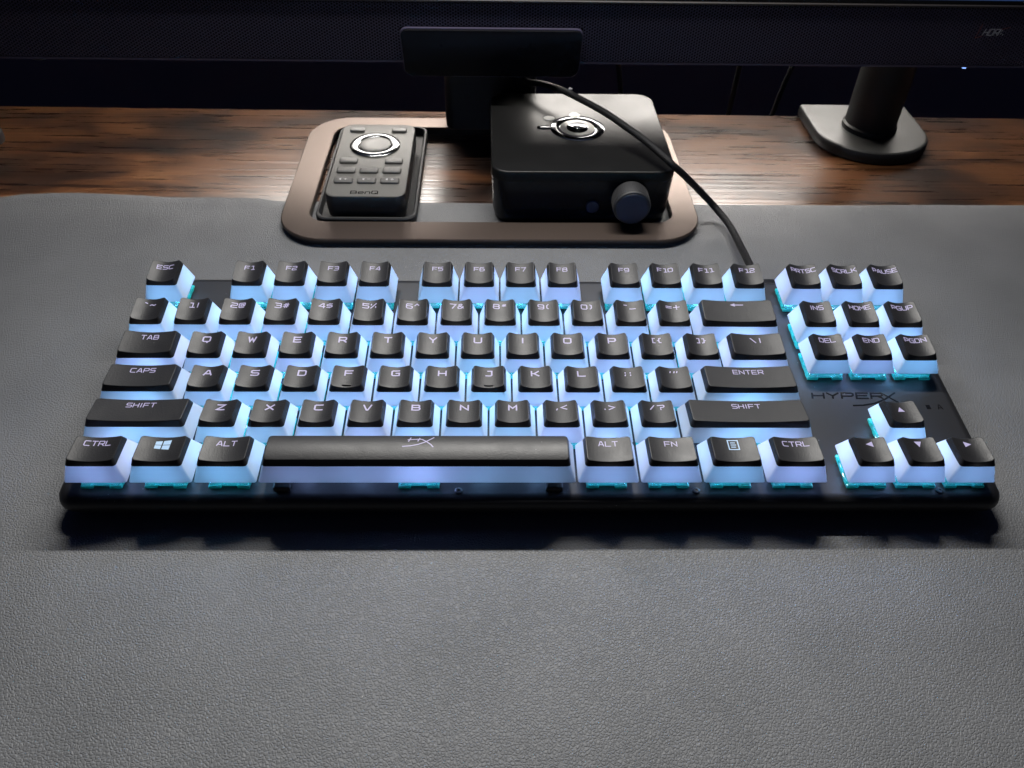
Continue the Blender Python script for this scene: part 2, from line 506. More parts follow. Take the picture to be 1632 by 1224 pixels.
# ------------------------------------------------------------------ stroke lettering
GL = {
    'A': [[(0, 0), (.40, 1), (.60, 1), (1, 0)], [(.17, .30), (.83, .30)]],
    'B': [[(0, .5), (0, 1), (.82, 1), (.94, .88), (.94, .64), (.82, .52), (.02, .52)], [(.82, .52), (1, .38), (1, .12), (.86, 0), (0, 0), (0, .5)]],
    'C': [[(1, 1), (.14, 1), (0, .86), (0, .14), (.14, 0), (1, 0)]],
    'D': [[(0, .5), (0, 1), (.84, 1), (1, .84), (1, .16), (.84, 0), (0, 0), (0, .5)]],
    'E': [[(1, 1), (0, 1), (0, 0), (1, 0)], [(0, .5), (.9, .5)]],
    'F': [[(1, 1), (0, 1), (0, 0)], [(0, .47), (.88, .47)]],
    'G': [[(1, 1), (.14, 1), (0, .86), (0, .14), (.14, 0), (1, 0), (1, .5), (.55, .5)]],
    'H': [[(0, 0), (0, 1)], [(1, 0), (1, 1)], [(0, .5), (1, .5)]],
    'I': [[(.5, 0), (.5, 1)]],
    'J': [[(.35, 1), (.9, 1), (.9, .14), (.76, 0), (.1, 0)]],
    'K': [[(0, 0), (0, 1)], [(.95, 1), (.35, .5), (1, 0)], [(0, .5), (.35, .5)]],
    'L': [[(0, 1), (0, 0), (1, 0)]],
    'M': [[(0, 0), (0, 1), (.5, .42), (1, 1), (1, 0)]],
    'N': [[(0, 0), (0, 1), (1, 0), (1, 1)]],
    'O': [[(.5, 1), (.14, 1), (0, .86), (0, .14), (.14, 0), (.86, 0), (1, .14), (1, .86), (.86, 1), (.5, 1)]],
    'P': [[(0, 0), (0, 1), (.84, 1), (1, .86), (1, .55), (.84, .41), (.02, .41)]],
    'Q': [[(.5, 1), (.14, 1), (0, .86), (0, .2), (.14, .06), (.86, .06), (1, .2), (1, .86), (.86, 1), (.5, 1)], [(.52, .04), (.68, -.16)]],
    'R': [[(0, 0), (0, 1), (.84, 1), (.98, .86), (.98, .56), (.84, .42), (.02, .42)], [(.55, .42), (1, 0)]],
    'S': [[(1, 1), (.14, 1), (0, .88), (0, .62), (.14, .5), (.86, .5), (1, .38), (1, .12), (.86, 0), (0, 0)]],
    'T': [[(0, 1), (1, 1)], [(.5, 1), (.5, 0)]],
    'U': [[(0, 1), (0, .14), (.14, 0), (.86, 0), (1, .14), (1, 1)]],
    'V': [[(0, 1), (.42, 0), (.58, 0), (1, 1)]],
    'W': [[(0, 1), (.24, 0), (.5, .8), (.76, 0), (1, 1)]],
    'X': [[(0, 1), (1, 0)], [(0, 0), (1, 1)]],
    'Y': [[(0, 1), (.5, .45), (1, 1)], [(.5, .45), (.5, 0)]],
    'Z': [[(0, 1), (1, 1), (0, 0), (1, 0)]],
    '0': [[(.5, 1), (.14, 1), (0, .86), (0, .14), (.14, 0), (.86, 0), (1, .14), (1, .86), (.86, 1), (.5, 1)]],
    '1': [[(.15, 1), (.6, 1), (.6, 0)], [(.2, 0), (.95, 0)]],
    '2': [[(0, 1), (.86, 1), (1, .86), (1, .62), (.86, .5), (.14, .5), (0, .36), (0, 0), (1, 0)]],
    '3': [[(0, 1), (.86, 1), (.98, .88), (.98, .62), (.86, .52), (.2, .52)], [(.86, .52), (1, .4), (1, .12), (.86, 0), (0, 0)]],
    '4': [[(.78, 0), (.78, 1), (.6, 1), (0, .3), (1, .3)]],
    '5': [[(1, 1), (0, 1), (0, .55), (.86, .55), (1, .42), (1, .12), (.86, 0), (0, 0)]],
    '6': [[(.95, 1), (.14, 1), (0, .86), (0, .14), (.14, 0), (.86, 0), (1, .14), (1, .42), (.86, .56), (.02, .56)]],
    '7': [[(0, 1), (1, 1), (.4, 0)]],
    '8': [[(.5, .53), (.14, .53), (.03, .64), (.03, .88), (.14, 1), (.86, 1), (.97, .88), (.97, .64), (.86, .53), (.5, .53)], [(.14, .53), (0, .40), (0, .12), (.14, 0), (.86, 0), (1, .12), (1, .40), (.86, .53)]],
    '9': [[(.05, 0), (.86, 0), (1, .14), (1, .86), (.86, 1), (.14, 1), (0, .86), (0, .58), (.14, .44), (.98, .44)]],
    '!': [[(.3, 1), (.3, .38)], [(.3, .16), (.3, 0)]],
    '@': [[(.72, .3), (.72, .7), (.32, .7), (.32, .3), (.92, .3), (1, .4), (1, .88), (.88, 1), (.12, 1), (0, .88), (0, .12), (.12, 0), (.9, 0)]],
    '#': [[(.3, 0), (.45, 1)], [(.65, 0), (.8, 1)], [(0, .32), (.95, .32)], [(.1, .68), (1, .68)]],
    '$': [[(.9, .86), (.14, .86), (0, .76), (0, .6), (.14, .5), (.8, .5), (.92, .4), (.92, .24), (.8, .14), (0, .14)], [(.46, 1.02), (.46, .86)], [(.46, .14), (.46, -.02)]],
    '%': [[(.05, 0), (.95, 1)], [(.1, .95), (.1, .72)], [(.9, .28), (.9, .05)]],
    '^': [[(.1, .62), (.45, 1), (.8, .62)]],
    '&': [[(1, 0), (.2, .72), (.2, .9), (.32, 1), (.6, 1), (.7, .9), (.7, .74), (.06, .38), (.06, .12), (.2, 0), (.62, 0), (.95, .42)]],
    '*': [[(.5, 1), (.5, .5)], [(.2, .9), (.8, .6)], [(.2, .6), (.8, .9)]],
    '(': [[(.45, 1), (.2, .8), (.2, .2), (.45, 0)]],
    ')': [[(.2, 1), (.45, .8), (.45, .2), (.2, 0)]],
    '-': [[(0, .95), (.5, .95)]],
    '_': [[(0, .1), (1, .1)]],
    '=': [[(0, .72), (.95, .72)], [(0, .36), (.95, .36)]],
    '+': [[(0, .5), (1, .5)], [(.5, .98), (.5, .02)]],
    '`': [[(.1, 1), (.5, .86)]],
    '~': [[(0, .4), (.25, .56), (.7, .36), (.95, .52)]],
    '[': [[(.55, 1), (.15, 1), (.15, 0), (.55, 0)]],
    '{': [[(.6, 1), (.3, .95), (.3, .62), (.1, .5), (.3, .38), (.3, .05), (.6, 0)]],
    ']': [[(.15, 1), (.55, 1), (.55, 0), (.15, 0)]],
    '}': [[(.1, 1), (.4, .95), (.4, .62), (.6, .5), (.4, .38), (.4, .05), (.1, 0)]],
    '\\': [[(0, 1), (.8, 0)]],
    '|': [[(.4, 1), (.4, 0)]],
    ';': [[(.3, .74), (.3, .56)], [(.32, .2), (.22, -.06)]],
    ':': [[(.3, .74), (.3, .56)], [(.3, .2), (.3, .02)]],
    "'": [[(.3, 1), (.2, .72)]],
    '"': [[(.15, 1), (.05, .72)], [(.6, 1), (.5, .72)]],
    ',': [[(.4, .2), (.25, -.12)]],
    '.': [[(.3, .18), (.3, 0)]],
    '<': [[(1, .95), (.1, .5), (1, .05)]],
    '>': [[(.1, .95), (1, .5), (.1, .05)]],
    '/': [[(.1, 0), (.8, 1)]],
    '?': [[(0, 1), (.86, 1), (1, .86), (1, .62), (.86, .5), (.45, .5), (.45, .3)], [(.45, .12), (.45, 0)]],
}
NARROW = {'I': .35, '!': .5, '(': .55, ')': .55, '[': .6, ']': .6, '{': .6, '}': .6, '|': .6, ';': .5, ':': .5, "'": .45, '"': .7, ',': .55, '.': .5, '`': .7, '1': .85, '-': .62, '\\': .85}


def text_lines(txt, cx, cy, w, h, gap, slant=0.0):
    """polylines of a centred line of lettering"""
    ws = [w * NARROW.get(c, 1.0) for c in txt]
    tot = sum(ws) + gap * (len(txt) - 1)
    x = cx - tot / 2
    out = []
    for c, cw in zip(txt, ws):
        sc = w if c in NARROW and c not in 'I' else cw
        off = 0 if c != 'I' else -0.0
        for pl in GL[c]:
            out.append([(x + (px * sc if c != 'I' else cw / 2) + slant * py * h, cy - h / 2 + py * h) for px, py in pl])
        x += cw + gap
    return out


def strokes(mb, lines, t, zf, lift=0.05, step=0.9):
    for li, pl in enumerate(lines):
        # resample
        P = [Vector(pl[0])]
        for a, b in zip(pl[:-1], pl[1:]):
            a = Vector(a); b = Vector(b)
            n = max(1, int((b - a).length / step))
            for k in range(1, n + 1):
                P.append(a + (b - a) * (k / n))
        closed = (P[0] - P[-1]).length < 1e-6
        if not closed:
            P[0] = P[0] - (P[1] - P[0]).normalized() * t * 0.3
            P[-1] = P[-1] + (P[-1] - P[-2]).normalized() * t * 0.3
        vs, fs = [], []
        n = len(P)
        for i in range(n):
            if closed:
                d0 = (P[i] - P[i - 1 if i else n - 2]); d1 = (P[(i + 1) if i < n - 1 else 1] - P[i])
            else:
                d0 = P[i] - P[i - 1] if i else P[1] - P[0]
                d1 = P[i + 1] - P[i] if i < n - 1 else P[i] - P[i - 1]
            d0 = d0.normalized(); d1 = d1.normalized()
            tg = (d0 + d1)
            tg = tg.normalized() if tg.length > 1e-4 else d0
            nn = Vector((-tg.y, tg.x))
            m = 1 / max(0.55, abs(nn.dot(Vector((-d0.y, d0.x)))))
            for sg in (-1, 1):
                q = P[i] + nn * (sg * t / 2 * m)
                vs.append((q.x, q.y, zf(q.x, q.y) + lift + li * 0.004))
        for i in range(n - 1):
            fs.append((2 * i, 2 * i + 2, 2 * i + 3, 2 * i + 1))
        mb.add(vs, fs, False)
    return mb


def polyfill(mb, pts, zf, lift=0.05):
    mb.add([(x, y, zf(x, y) + lift) for x, y in pts], [tuple(range(len(pts)))], False)


# ------------------------------------------------------------------ setting: desk and wall
mb = MB()
mb.box(-900, 1200, -420, 358, -28, 0, 1.2)
desk = mb.build('desk', 'wood')
desk.rotation_euler = (0, 0, math.radians(-0.25))
tag(desk, kind='structure')
mb = MB()
mb.box(-1500, 1800, 640, 660, -800, 1200)
tag(mb.build('wall', 'wall'), kind='structure')

mb = MB()
mb.box(-1500, 1800, 590, 630, -800, 150, 3)
tag(mb.build('added_panel', 'added_panel'), kind='structure')  # added panel that keeps the lit lower wall and its reflection dark

# ------------------------------------------------------------------ desk mat
def mat_back(x):
    pts = [(-330, 150), (-190, 200), (-150, 224), (-131, 231.5), (-119, 235.4), (-98, 237.6), (-60, 236.5), (-22, 234.2), (34, 231), (315, 231.2), (481, 233), (900, 238)]
    for (a, ya), (b, yb) in zip(pts[:-1], pts[1:]):
        if a <= x <= b:
            t = (x - a) / (b - a); t = t * t * (3 - 2 * t) if x < -20 else t
            return ya + (yb - ya) * t
    return pts[-1][1]


mb = MB()
XS = [-330 + 1230 * i / 164 for i in range(165)]
VT = [0, .25, .5, .7, .8, .86, .90, .93, .95, .965, .975, .985, .993, 1.0]
top, low = [], []
for x in XS:
    yb = mat_back(x)
    for t in VT:
        y = -330 + (yb + 330) * t
        e = max(0, (y - (yb - 16)) / 16)
        curl = e * e * (1.2 + 0.6 * math.sin(x / 31.0) + 0.3 * math.sin(x / 13.0 + 1)) * (1.0 if x < 25 else 0.3)
        roll = 0.9 * max(0, (y - (yb - 2.2)) / 2.2) ** 2
        top.append((x, y, 2.0 + curl - roll))
        low.append((x, y, 0.15 + curl * 0.98))
nv = len(VT)
fs = []
for i in range(len(XS) - 1):
    for j in range(nv - 1):
        a = i * nv + j
        fs.append((a, a + nv, a + nv + 1, a + 1))
o = len(top)
edge = []
for i in range(len(XS) - 1):
    a = i * nv + nv - 1
    edge.append((a, a + nv, a + nv + o, a + o))
mb.add(top + low, fs + edge)
mat = mb.build('desk_mat', 'leather')
tag(mat, 'large grey grained leatherette desk mat under the keyboard', 'desk mat')

# ------------------------------------------------------------------ keyboard
U = 19.05
G = 0.414
NAV = 2.35
OX, OY, OZ = 175.0, 60.0, -19.0       # foot of the keyboard in its own frame
T = math.radians(3.5)
Rx = Matrix.Rotation(T, 3, 'X')
base = Rx @ Vector((OX, OY, OZ)) + Vector((0, 0, 20))
kb = empty('mechanical_keyboard', base, (T, 0, 0))
tag(kb, 'black mechanical keyboard with glowing blue white translucent key sides', 'keyboard')
KO = (-OX, -OY, -OZ)
PZ = -5.4                              # top of the switch plate

# case: slab with rounded rim, inset base, feet
def slab(i, z, rr):
    return rrect(-5.2 + i, 355.8 - i, -4.6 + i, 126.6 - i, max(1.0, rr - i * 0.5), z, 6)


mb = MB()
mb.loft([slab(9, -17.0, 7), slab(4.2, -16.6, 7), slab(2.6, -15.6, 7), slab(0.8, -12.6, 7), slab(0.0, -10.6, 7), slab(0.0, -9.2, 7), slab(0.5, -7.4, 7), slab(1.5, -6.2, 7), slab(3.0, -5.55, 7), slab(4.2, PZ, 7), slab(4.45, PZ, 7), slab(20, PZ, 7)], True, True)
case = mb.build('case', 'plate', kb, KO)
for (x, y) in ((12, 4), (338, 4), (12, 108), (338, 108)):
    mb = MB(); mb.box(x - 9, x + 9, y - 3, y + 3, -19.8 - (0.0 if y < 50 else 4.6), -16.8, 0.6)
    mb.build('foot', 'rubber', kb, KO)

# key profile per row: (mid front y, z), (top front y, z), (top back y, z)
PROF = {
    'ctrl': ((2.3, 7.7), (3.6, 10.1), (15.6, 9.5)),
    'shift': ((3.1, 6.4), (4.5, 9.2), (16.7, 7.9)),
    'caps': ((2.9, 5.9), (4.1, 8.75), (16.3, 8.2)),
    'tab': ((2.6, 6.0), (3.85, 8.85), (15.9, 9.5)),
    'num': ((1.9, 8.0), (3.35, 10.65), (15.8, 11.7)),
    'func': ((2.0, 8.45), (3.1, 11.3), (15.9, 12.5)),
}


class Key:
    def __init__(s, row, w):
        s.row, s.w = row, w
        (s.my, s.mz), (s.fy, s.fz), (s.by, s.bz) = PROF[row]
        s.W = w * U
        s.ti = 3.0                       # inset of the top each side
        s.x0, s.x1 = G + s.ti, s.W - G - s.ti
        s.space = w > 5
        s.dip = 0.0 if s.space else (1.6 if w < 1.2 else 1.3 if w < 1.6 else 1.05)
        s.cx = s.W / 2; s.hw = (s.x1 - s.x0) / 2

    def plane(s, y):
        return s.fz + (s.bz - s.fz) * (y - s.fy) / (s.by - s.fy)

    def top(s, x, y):
        if s.space:
            v = (y - (s.fy + s.by) / 2) / ((s.by - s.fy) / 2)
            return s.plane(y) + 0.85 * (1 - v * v) - 0.15
        u = (x - s.cx) / s.hw
        return s.plane(y) - s.dip * (1 - min(1.0, u * u))

    def meshes(s):
        nx = 6 if s.w < 1.2 else 8 if s.w < 2 else 14 if s.w < 5 else 24
        def loop(x0, x1, y0, y1, r, z): return rrect(x0, x1, y0, y1, r, z, 4, nx, 6)
        yb0 = U - G
        # boundary between milky skirt and black cap
        mbz = s.bz - 2.7
        fb = mbz / s.bz
        mby = yb0 + (s.by - yb0) * fb
        mi = s.ti * s.mz / s.fz
        mx0, mx1 = G + mi, s.W - G - mi
        def mzf(x, y, dz=0): return s.mz + (mbz - s.mz) * (y - s.my) / (mby - s.my) + dz
        bot_in = loop(G + 1.2, s.W - G - 1.2, G + 1.2, yb0 - 1.2, .5, 0.10)
        bot_ed = loop(G + .25, s.W - G - .25, G + .25, yb0 - .25, .7, 0.0)
        bot = loop(G, s.W - G, G, yb0, .8, 0.35)
        q1 = [tuple(a + (b - a) * 0.5 for a, b in zip(p, q)) for p, q in zip(bot, loop(mx0, mx1, s.my, mby, 1.3, lambda x, y: mzf(x, y, -0.02)))]
        mid = loop(mx0, mx1, s.my, mby, 1.3, lambda x, y: mzf(x, y, -0.02))
        mid_in = loop(mx0 + .9, mx1 - .9, s.my + .9, mby - .9, 1.0, lambda x, y: mzf(x, y, -0.05))
        sk = MB()
        sk.loft([bot_in, bot_ed, bot, q1, mid, mid_in], False, True)
        # black cap
        cp = MB()
        e = 0.10
        m0 = loop(mx0 + .02, mx1 - .02, s.my + .02, mby - .02, 1.3, lambda x, y: mzf(x, y, 0.0))
        m1 = loop(mx0 - e * .3, mx1 + e * .3, s.my - e * .3, mby + e * .3, 1.3, lambda x, y: mzf(x, y, 0.10))
        loops = [m0, m1]
        ed = loop(s.x0 - .08, s.x1 + .08, s.fy - .08, s.by + .08, 1.2, lambda x, y: s.top(x, y) - 0.30)
        ed2 = loop(s.x0 + .04, s.x1 - .04, s.fy + .04, s.by - .04, 1.2, lambda x, y: s.top(x, y) - 0.07)
        loops += [ed, ed2]
        cxm, cym = s.cx, (s.fy + s.by) / 2
        hx, hy = s.hw, (s.by - s.fy) / 2
        for ins in (0.20, 0.36, 0.9):
            loops.append(loop(s.x0 + ins, s.x1 - ins, s.fy + ins, s.by - ins, 1.1, s.top))
        for sc in (0.74, 0.55, 0.36, 0.17):
            loops.append(loop(cxm - hx * sc, cxm + hx * sc, cym - hy * sc, cym + hy * sc, 1.3 * sc, s.top))
        cp.loft(loops, False, True)
        return sk, cp


SK, CP, KEYOBJ = {}, {}, {}
sw_low = sw_up = None
LED = []


def switch_meshes():
    a = MB()
    # teal lower housing: rim with a notch at the front and back, clip tabs
    a.box(-7.7, 7.7, -6.6, 6.6, PZ, PZ + 1.3, 0.25)
    for sx in (-1, 1):
        x0, x1 = (-7.7, -3.1) if sx < 0 else (3.1, 7.7)
        a.box(x0, x1, -7.8, -6.2, PZ, PZ + 1.35, 0.25)
        a.box(x0, x1, 6.2, 7.8, PZ, PZ + 1.35, 0.25)
        xa, xb = (-7.82, -7.3) if sx < 0 else (7.3, 7.82)
        for yy in (-5.2, 0.0, 5.2):
            a.box(xa, xb, yy - 1.0, yy + 1.0, PZ + 0.1, PZ + 2.1, 0.15)
    b = MB()
    z0 = PZ + 1.4
    b.loft([rrect(-7.0, 7.0, -7.0, 7.0, .5, z0, 2), rrect(-6.6, 6.6, -6.6, 6.6, .5, z0 + 1.0, 2), rrect(-5.4, 5.4, -5.2, 5.2, .5, z0 + 2.4, 2), rrect(-4.6, 4.6, -4.4, 4.4, .5, z0 + 2.7, 2)], True, True)
    for sx in (-1, 1):
        b.box(sx * 5.4 - 1.5, sx * 5.4 + 1.5, -7.45, -6.2, z0 + 0.02, z0 + 0.95, 0.15)
    b.box(-2.8, 2.8, -7.2, -6.75, z0 - 0.6, z0 + 0.35, 0.12)
    return a, b


def add_switch(x, y):
    global sw_low, sw_up
    loc = (x - OX, y - OY, -OZ)
    if sw_low is None:
        a, b = switch_meshes()
        sw_low = a.build('switch', 'housing', kb, loc)
        sw_up = b.build('upper_housing', 'clear', sw_low, (0, 0, 0))
    else:
        o = sw_low.copy(); col.objects.link(o); o.location = Vector(loc) * S
        u = sw_up.copy(); col.objects.link(u); u.parent = o


def add_led(x, y, power):
    l = bpy.data.lights.new('key_backlight', 'POINT')
    l.energy = power
    l.shadow_soft_size = 0.0022
    j = random.uniform(-1, 1)
    l.color = (0.28 + 0.06 * j, 0.50 - 0.04 * j, 1.0)
    o = bpy.data.objects.new('key_backlight', l)
    col.objects.link(o); o.parent = kb
    o.location = Vector((x - OX, y - OY, 2.0 - OZ)) * S


def arrow_lines(kind, cx, cy):
    s = 1.35
    tri = {'up': [(-s, -s), (s, -s), (0, s)], 'down': [(-s, s), (0, -s), (s, s)], 'left': [(-s, 0), (s, -s), (s, s)], 'right': [(-s, -s), (s, 0), (-s, s)]}[kind]
    return [(cx + x, cy + y) for x, y in tri]


def add_key(row, u, v, w, legend, nav=False):
    X = u * U + (NAV if nav else 0)
    Y = v
    kk = (row, w)
    loc = (X - OX, Y - OY, -OZ)
    if kk not in SK:
        k = Key(row, w)
        KEYOBJ[kk] = k
        sk, cp = k.meshes()
        ko = sk.build('keycap', 'skirt', kb, loc)
        SK[kk] = ko.data
        co = cp.build('cap_top', 'cap', ko)
        CP[kk] = co.data
    else:
        k = KEYOBJ[kk]
        ko = link('keycap', SK[kk], kb, loc)
        co = link('cap_top', CP[kk], ko)
    # legend
    cx = k.cx
    lm = MB(); matn = 'legend'
    if legend == 'HXLOGO':
        def q(a, b): return (cx + (a - 848) / 16.9, 11.9 - (b - 340) / 12.0)
        L = [[q(800, 313), q(787, 338)], [q(857, 316), q(846, 336)], [q(783, 327), q(852, 323), q(872, 324), q(905, 342), q(930, 358), q(944, 372)],
             [q(752, 369), q(800, 366), q(850, 357), q(893, 342), q(925, 324), q(946, 311)]]
        strokes(lm, L, 0.42, k.top, 0.05, 0.8)
    elif legend == 'WIN':
        matn = 'legend_blue'
        for (x0, x1) in ((-2.6, -0.25), (0.2, 3.0)):
            for sy in (0, 1):
                def yy(x, t): return 11.6 + (t - 0.5) * (3.4 + 0.22 * (x + 2.6)) + 0.05
                t0, t1 = ((0.0, 0.47), (0.53, 1.0))[sy]
                polyfill(lm, [(cx + x0, yy(x0, t0)), (cx + x1, yy(x1, t0)), (cx + x1, yy(x1, t1)), (cx + x0, yy(x0, t1))], k.top)
    elif legend == 'MENU':
        matn = 'legend_blue'
        a, b, c, d_ = cx - 1.9, cx + 1.9, 9.7, 14.2
        strokes(lm, [[(cx, c), (b, c), (b, d_), (a, d_), (a, c), (cx, c)], [(cx - .9, 13.0), (cx + .7, 13.0)], [(cx - .9, 11.95), (cx + .9, 11.95)], [(cx - .9, 10.9), (cx + .7, 10.9)]], 0.42, k.top)
    elif legend == 'BACK':
        strokes(lm, [[(cx - 0.8, 13.4), (cx + 2.8, 13.4)]], 0.5, k.top)
        polyfill(lm, [(cx - 3.0, 13.4), (cx - 0.8, 12.45), (cx - 0.8, 14.35)], k.top)
    elif legend in ('up', 'down', 'left', 'right'):
        polyfill(lm, arrow_lines(legend, cx, 12.4 if legend in ('up',) else 12.6), k.top)
    elif len(legend) == 1:
        strokes(lm, text_lines(legend, cx, k.by - 0.315 * 12.1, 3.0 if legend != 'I' else 1.6, 2.75, 0.5), 0.60, k.top)
    elif len(legend) == 2 and not legend[0] in 'F' or legend == '\'"':
        strokes(lm, text_lines(legend, cx, k.by - 0.29 * 12.3, 2.5, 2.5, 0.85), 0.46, k.top)
    else:
        h = 2.25
        yc = {'func': 12.1, 'num': 12.4, 'tab': 12.8, 'caps': 13.2, 'shift': 13.5, 'ctrl': 12.4}[row]
        if nav and len(legend) > 4: wch, gp = 1.80, 0.52
        elif nav: wch, gp = 1.85, 0.60
        else: wch, gp = 1.95, 0.68
        strokes(lm, text_lines(legend, cx, yc, wch, h, gp), 0.37, k.top)
    lm.build('legend', matn, ko)
    if legend in ('F', 'J'):
        hb = MB()
        hb.loft([[(x, y, k.top(x, y) + zz) for x, y, _ in rrect(cx - 1.9 + ii, cx + 1.9 - ii, 5.05 + ii, 5.75 - ii, .3, 0, 3)] for ii, zz in ((0, -0.05), (0.05, 0.28), (0.2, 0.42))], False, True)
        hb.build('homing_bar', 'cap', ko)
    # switch and its light
    add_switch(X + k.cx, Y + U / 2)
    pw = 0.0108 * (1.0 if w < 1.2 else 1.1 if w < 1.4 else 1.3 if w < 2 else 1.7 if w < 5 else 1.5)
    pw *= random.uniform(0.82, 1.16)
    add_led(X + k.cx, Y + U / 2 + 4.3, pw)
    if w > 5:
        for dx in (-46, -24, 24, 46):  # extra lights added beyond the single LED to even out the space bar
            add_led(X + k.cx + dx, Y + U / 2 + 4.3, pw * 0.30)
    return X


FY = (5.25) * U + 1.23
ROWS = []
add_key('func', 0, FY, 1, 'ESC')
for i, u in enumerate((2, 3, 4, 5, 6.5, 7.5, 8.5, 9.5, 11, 12, 13, 14)):
    add_key('func', u, FY, 1, 'F%d' % (i + 1))
for i, t in enumerate(('PRTSC', 'SCRLK', 'PAUSE')):
    add_key('func', 15.25 + i, FY, 1, t, True)
for i, t in enumerate(('`~', '1!', '2@', '3#', '4$', '5%', '6^', '7&', '8*', '9(', '0)', '-_', '=+')):
    add_key('num', i, 4 * U, 1, t)
add_key('num', 13, 4 * U, 2, 'BACK')
for i, t in enumerate(('INS', 'HOME', 'PGUP')):
    add_key('num', 15.25 + i, 4 * U, 1, t, True)
add_key('tab', 0, 3 * U, 1.5, 'TAB')
for i, t in enumerate(list('QWERTYUIOP') + ['[{', ']}']):
    add_key('tab', 1.5 + i, 3 * U, 1, t)
add_key('tab', 13.5, 3 * U, 1.5, '\\|')
for i, t in enumerate(('DEL', 'END', 'PGDN')):
    add_key('tab', 15.25 + i, 3 * U, 1, t, True)
add_key('caps', 0, 2 * U, 1.75, 'CAPS')
for i, t in enumerate(list('ASDFGHJKL') + [';:', '\'"']):
    add_key('caps', 1.75 + i, 2 * U, 1, t)
add_key('caps', 12.75, 2 * U, 2.25, 'ENTER')
add_key('shift', 0, U, 2.25, 'SHIFT')
for i, t in enumerate(list('ZXCVBNM') + [',<', '.>', '/?']):
    add_key('shift', 2.25 + i, U, 1, t)
add_key('shift', 12.25, U, 2.75, 'SHIFT')
add_key('shift', 16.25, U, 1, 'up', True)
for u, w, t in ((0, 1.25, 'CTRL'), (1.25, 1.25, 'WIN'), (2.5, 1.25, 'ALT'), (3.75, 6.25, 'HXLOGO'), (10, 1.25, 'ALT'), (11.25, 1.25, 'FN'), (12.5, 1.25, 'MENU'), (13.75, 1.25, 'CTRL')):
    add_key('ctrl', u, 0, w, t)
for i, t in enumerate(('left', 'down', 'right')):
    add_key('ctrl', 15.25 + i, 0, 1, t, True)

# lettering on the switch plate
flat = lambda x, y: PZ
mb = MB()
lines = []
for i, c in enumerate('HYPER'):
    for pl in GL[c]:
        lines.append([(294.3 + i * 6.3 + px * 4.9 + py * 0.5, 48.4 + py * 3.0) for px, py in pl])
strokes(mb, lines, 0.8, flat, 0.03, 5)
strokes(mb, [[(310.5, 44.3), (315, 44.5), (320, 45.6), (325, 47.8), (330.5, 51.6)], [(324.6, 51.6), (327, 49.2), (331, 45.2)]], 0.75, flat, 0.06, 5)
mb.build('plate_lettering', 'emboss', kb, KO)
mb = MB()
mb.box(341.2, 343.0, 42.4, 44.7, PZ, PZ + 0.05)
strokes(mb, text_lines('A', 347.0, 43.6, 1.9, 2.4, 0), 0.4, flat, 0.03, 5)
strokes(mb, text_lines('LOCK', 344.6, 50.4, 1.3, 1.2, 0.45), 0.28, flat, 0.03, 5) if False else None
mb.build('indicator_marks', 'emboss', kb, KO)
for (x, y) in ((146, 0.6), (236.5, 0.6), (330.6, 0.6), (20.5, 108), (126, 108)):
    mb = MB(); mb.lathe([(1.5, 0), (1.5, 0.35), (1.25, 0.5), (0.6, 0.5), (0.55, 0.2)], (x, y, PZ), (0, 0, 1), 16)
    mb.build('screw', 'steel', kb, KO)
for x in (3.75 * U + 8.2, 10 * U - 8.2):
    mb = MB(); mb.box(x - 3.2, x + 3.2, 0.2, 14, PZ - 0.1, PZ + 2.6, 0.4)
    mb.build('stabilizer', 'stab', kb, KO)
mb = MB(); mb.box(283, 300, 126.0, 130.5, -14.5, -7.5, 1.0)
mb.build('cable_socket', 'plastic', kb, KO)


# ------------------------------------------------------------------ smooth path helper
def spline(pts, n=14):
    P = [Vector(p) for p in pts]
    P = [2 * P[0] - P[1]] + P + [2 * P[-1] - P[-2]]
    out = []
    for i in range(1, len(P) - 2):
        p0, p1, p2, p3 = P[i - 1:i + 3]
        for k in range(n):
            t = k / n
            out.append(0.5 * ((2 * p1) + (-p0 + p2) * t + (2 * p0 - 5 * p1 + 4 * p2 - p3) * t * t + (-p0 + 3 * p1 - 3 * p2 + p3) * t ** 3))
    out.append(P[-2])
    return out


# ------------------------------------------------------------------ monitor: frame base, column, speaker bezel, screen
mon = empty('monitor', (157, 258, 0), (0, 0, math.radians(0.35)))
tag(mon, 'black monitor with honeycomb speaker bezel on a bronze frame stand', 'monitor')
MO = (-157, -258, 0)


def ringloop(ix, z, outer=True):
    if outer:
        return rrect(37.6 + ix, 276.6 - ix, 183.2 + ix, 332 - ix, 27 - ix, z, 10, 1, 1)
    return rrect(53.4 - ix, 262 + ix, 201 - ix, 318 + ix, 11 + ix, z, 10, 1, 1)


mb = MB()
mb.loft([ringloop(0.0, 5.6), ringloop(0.1, 6.5), ringloop(0.6, 7.0), ringloop(0.0, 7.05, False)[:], ringloop(-0.5, 6.6, False), ringloop(-0.6, 5.6, False)])
mb.build('stand_base', 'bronze', mon, MO)
mb = MB()
mb.loft([ringloop(0.6, 5.7), ringloop(1.2, 2.9), ringloop(2.4, 2.15), ringloop(-0.3, 2.15, False), ringloop(-0.2, 5.7, False)])
mb.build('base_rim', 'ring_under', mon, MO)
mb = MB()
mb.loft([rrect(127 + i, 187 - i, 318 + j, 346, 6, z, 5) for (i, j, z) in ((0.5, -2, 6.9), (0, 0, 14), (0, 2, 60), (0, 4, 330))], True, True)
mb.build('stand_column', 'plastic', mon, MO)
# body behind the bezel
FYM = 290.0
XL, XR = -206, 520
Z0, Z1 = 61.6, 97.6
mb = MB(); mb.box(XL, XR, FYM + 2.6, FYM + 26, Z0 + 0.2, Z1 + 425, 1.0)
mb.build('back_shell', 'plastic', mon, MO)
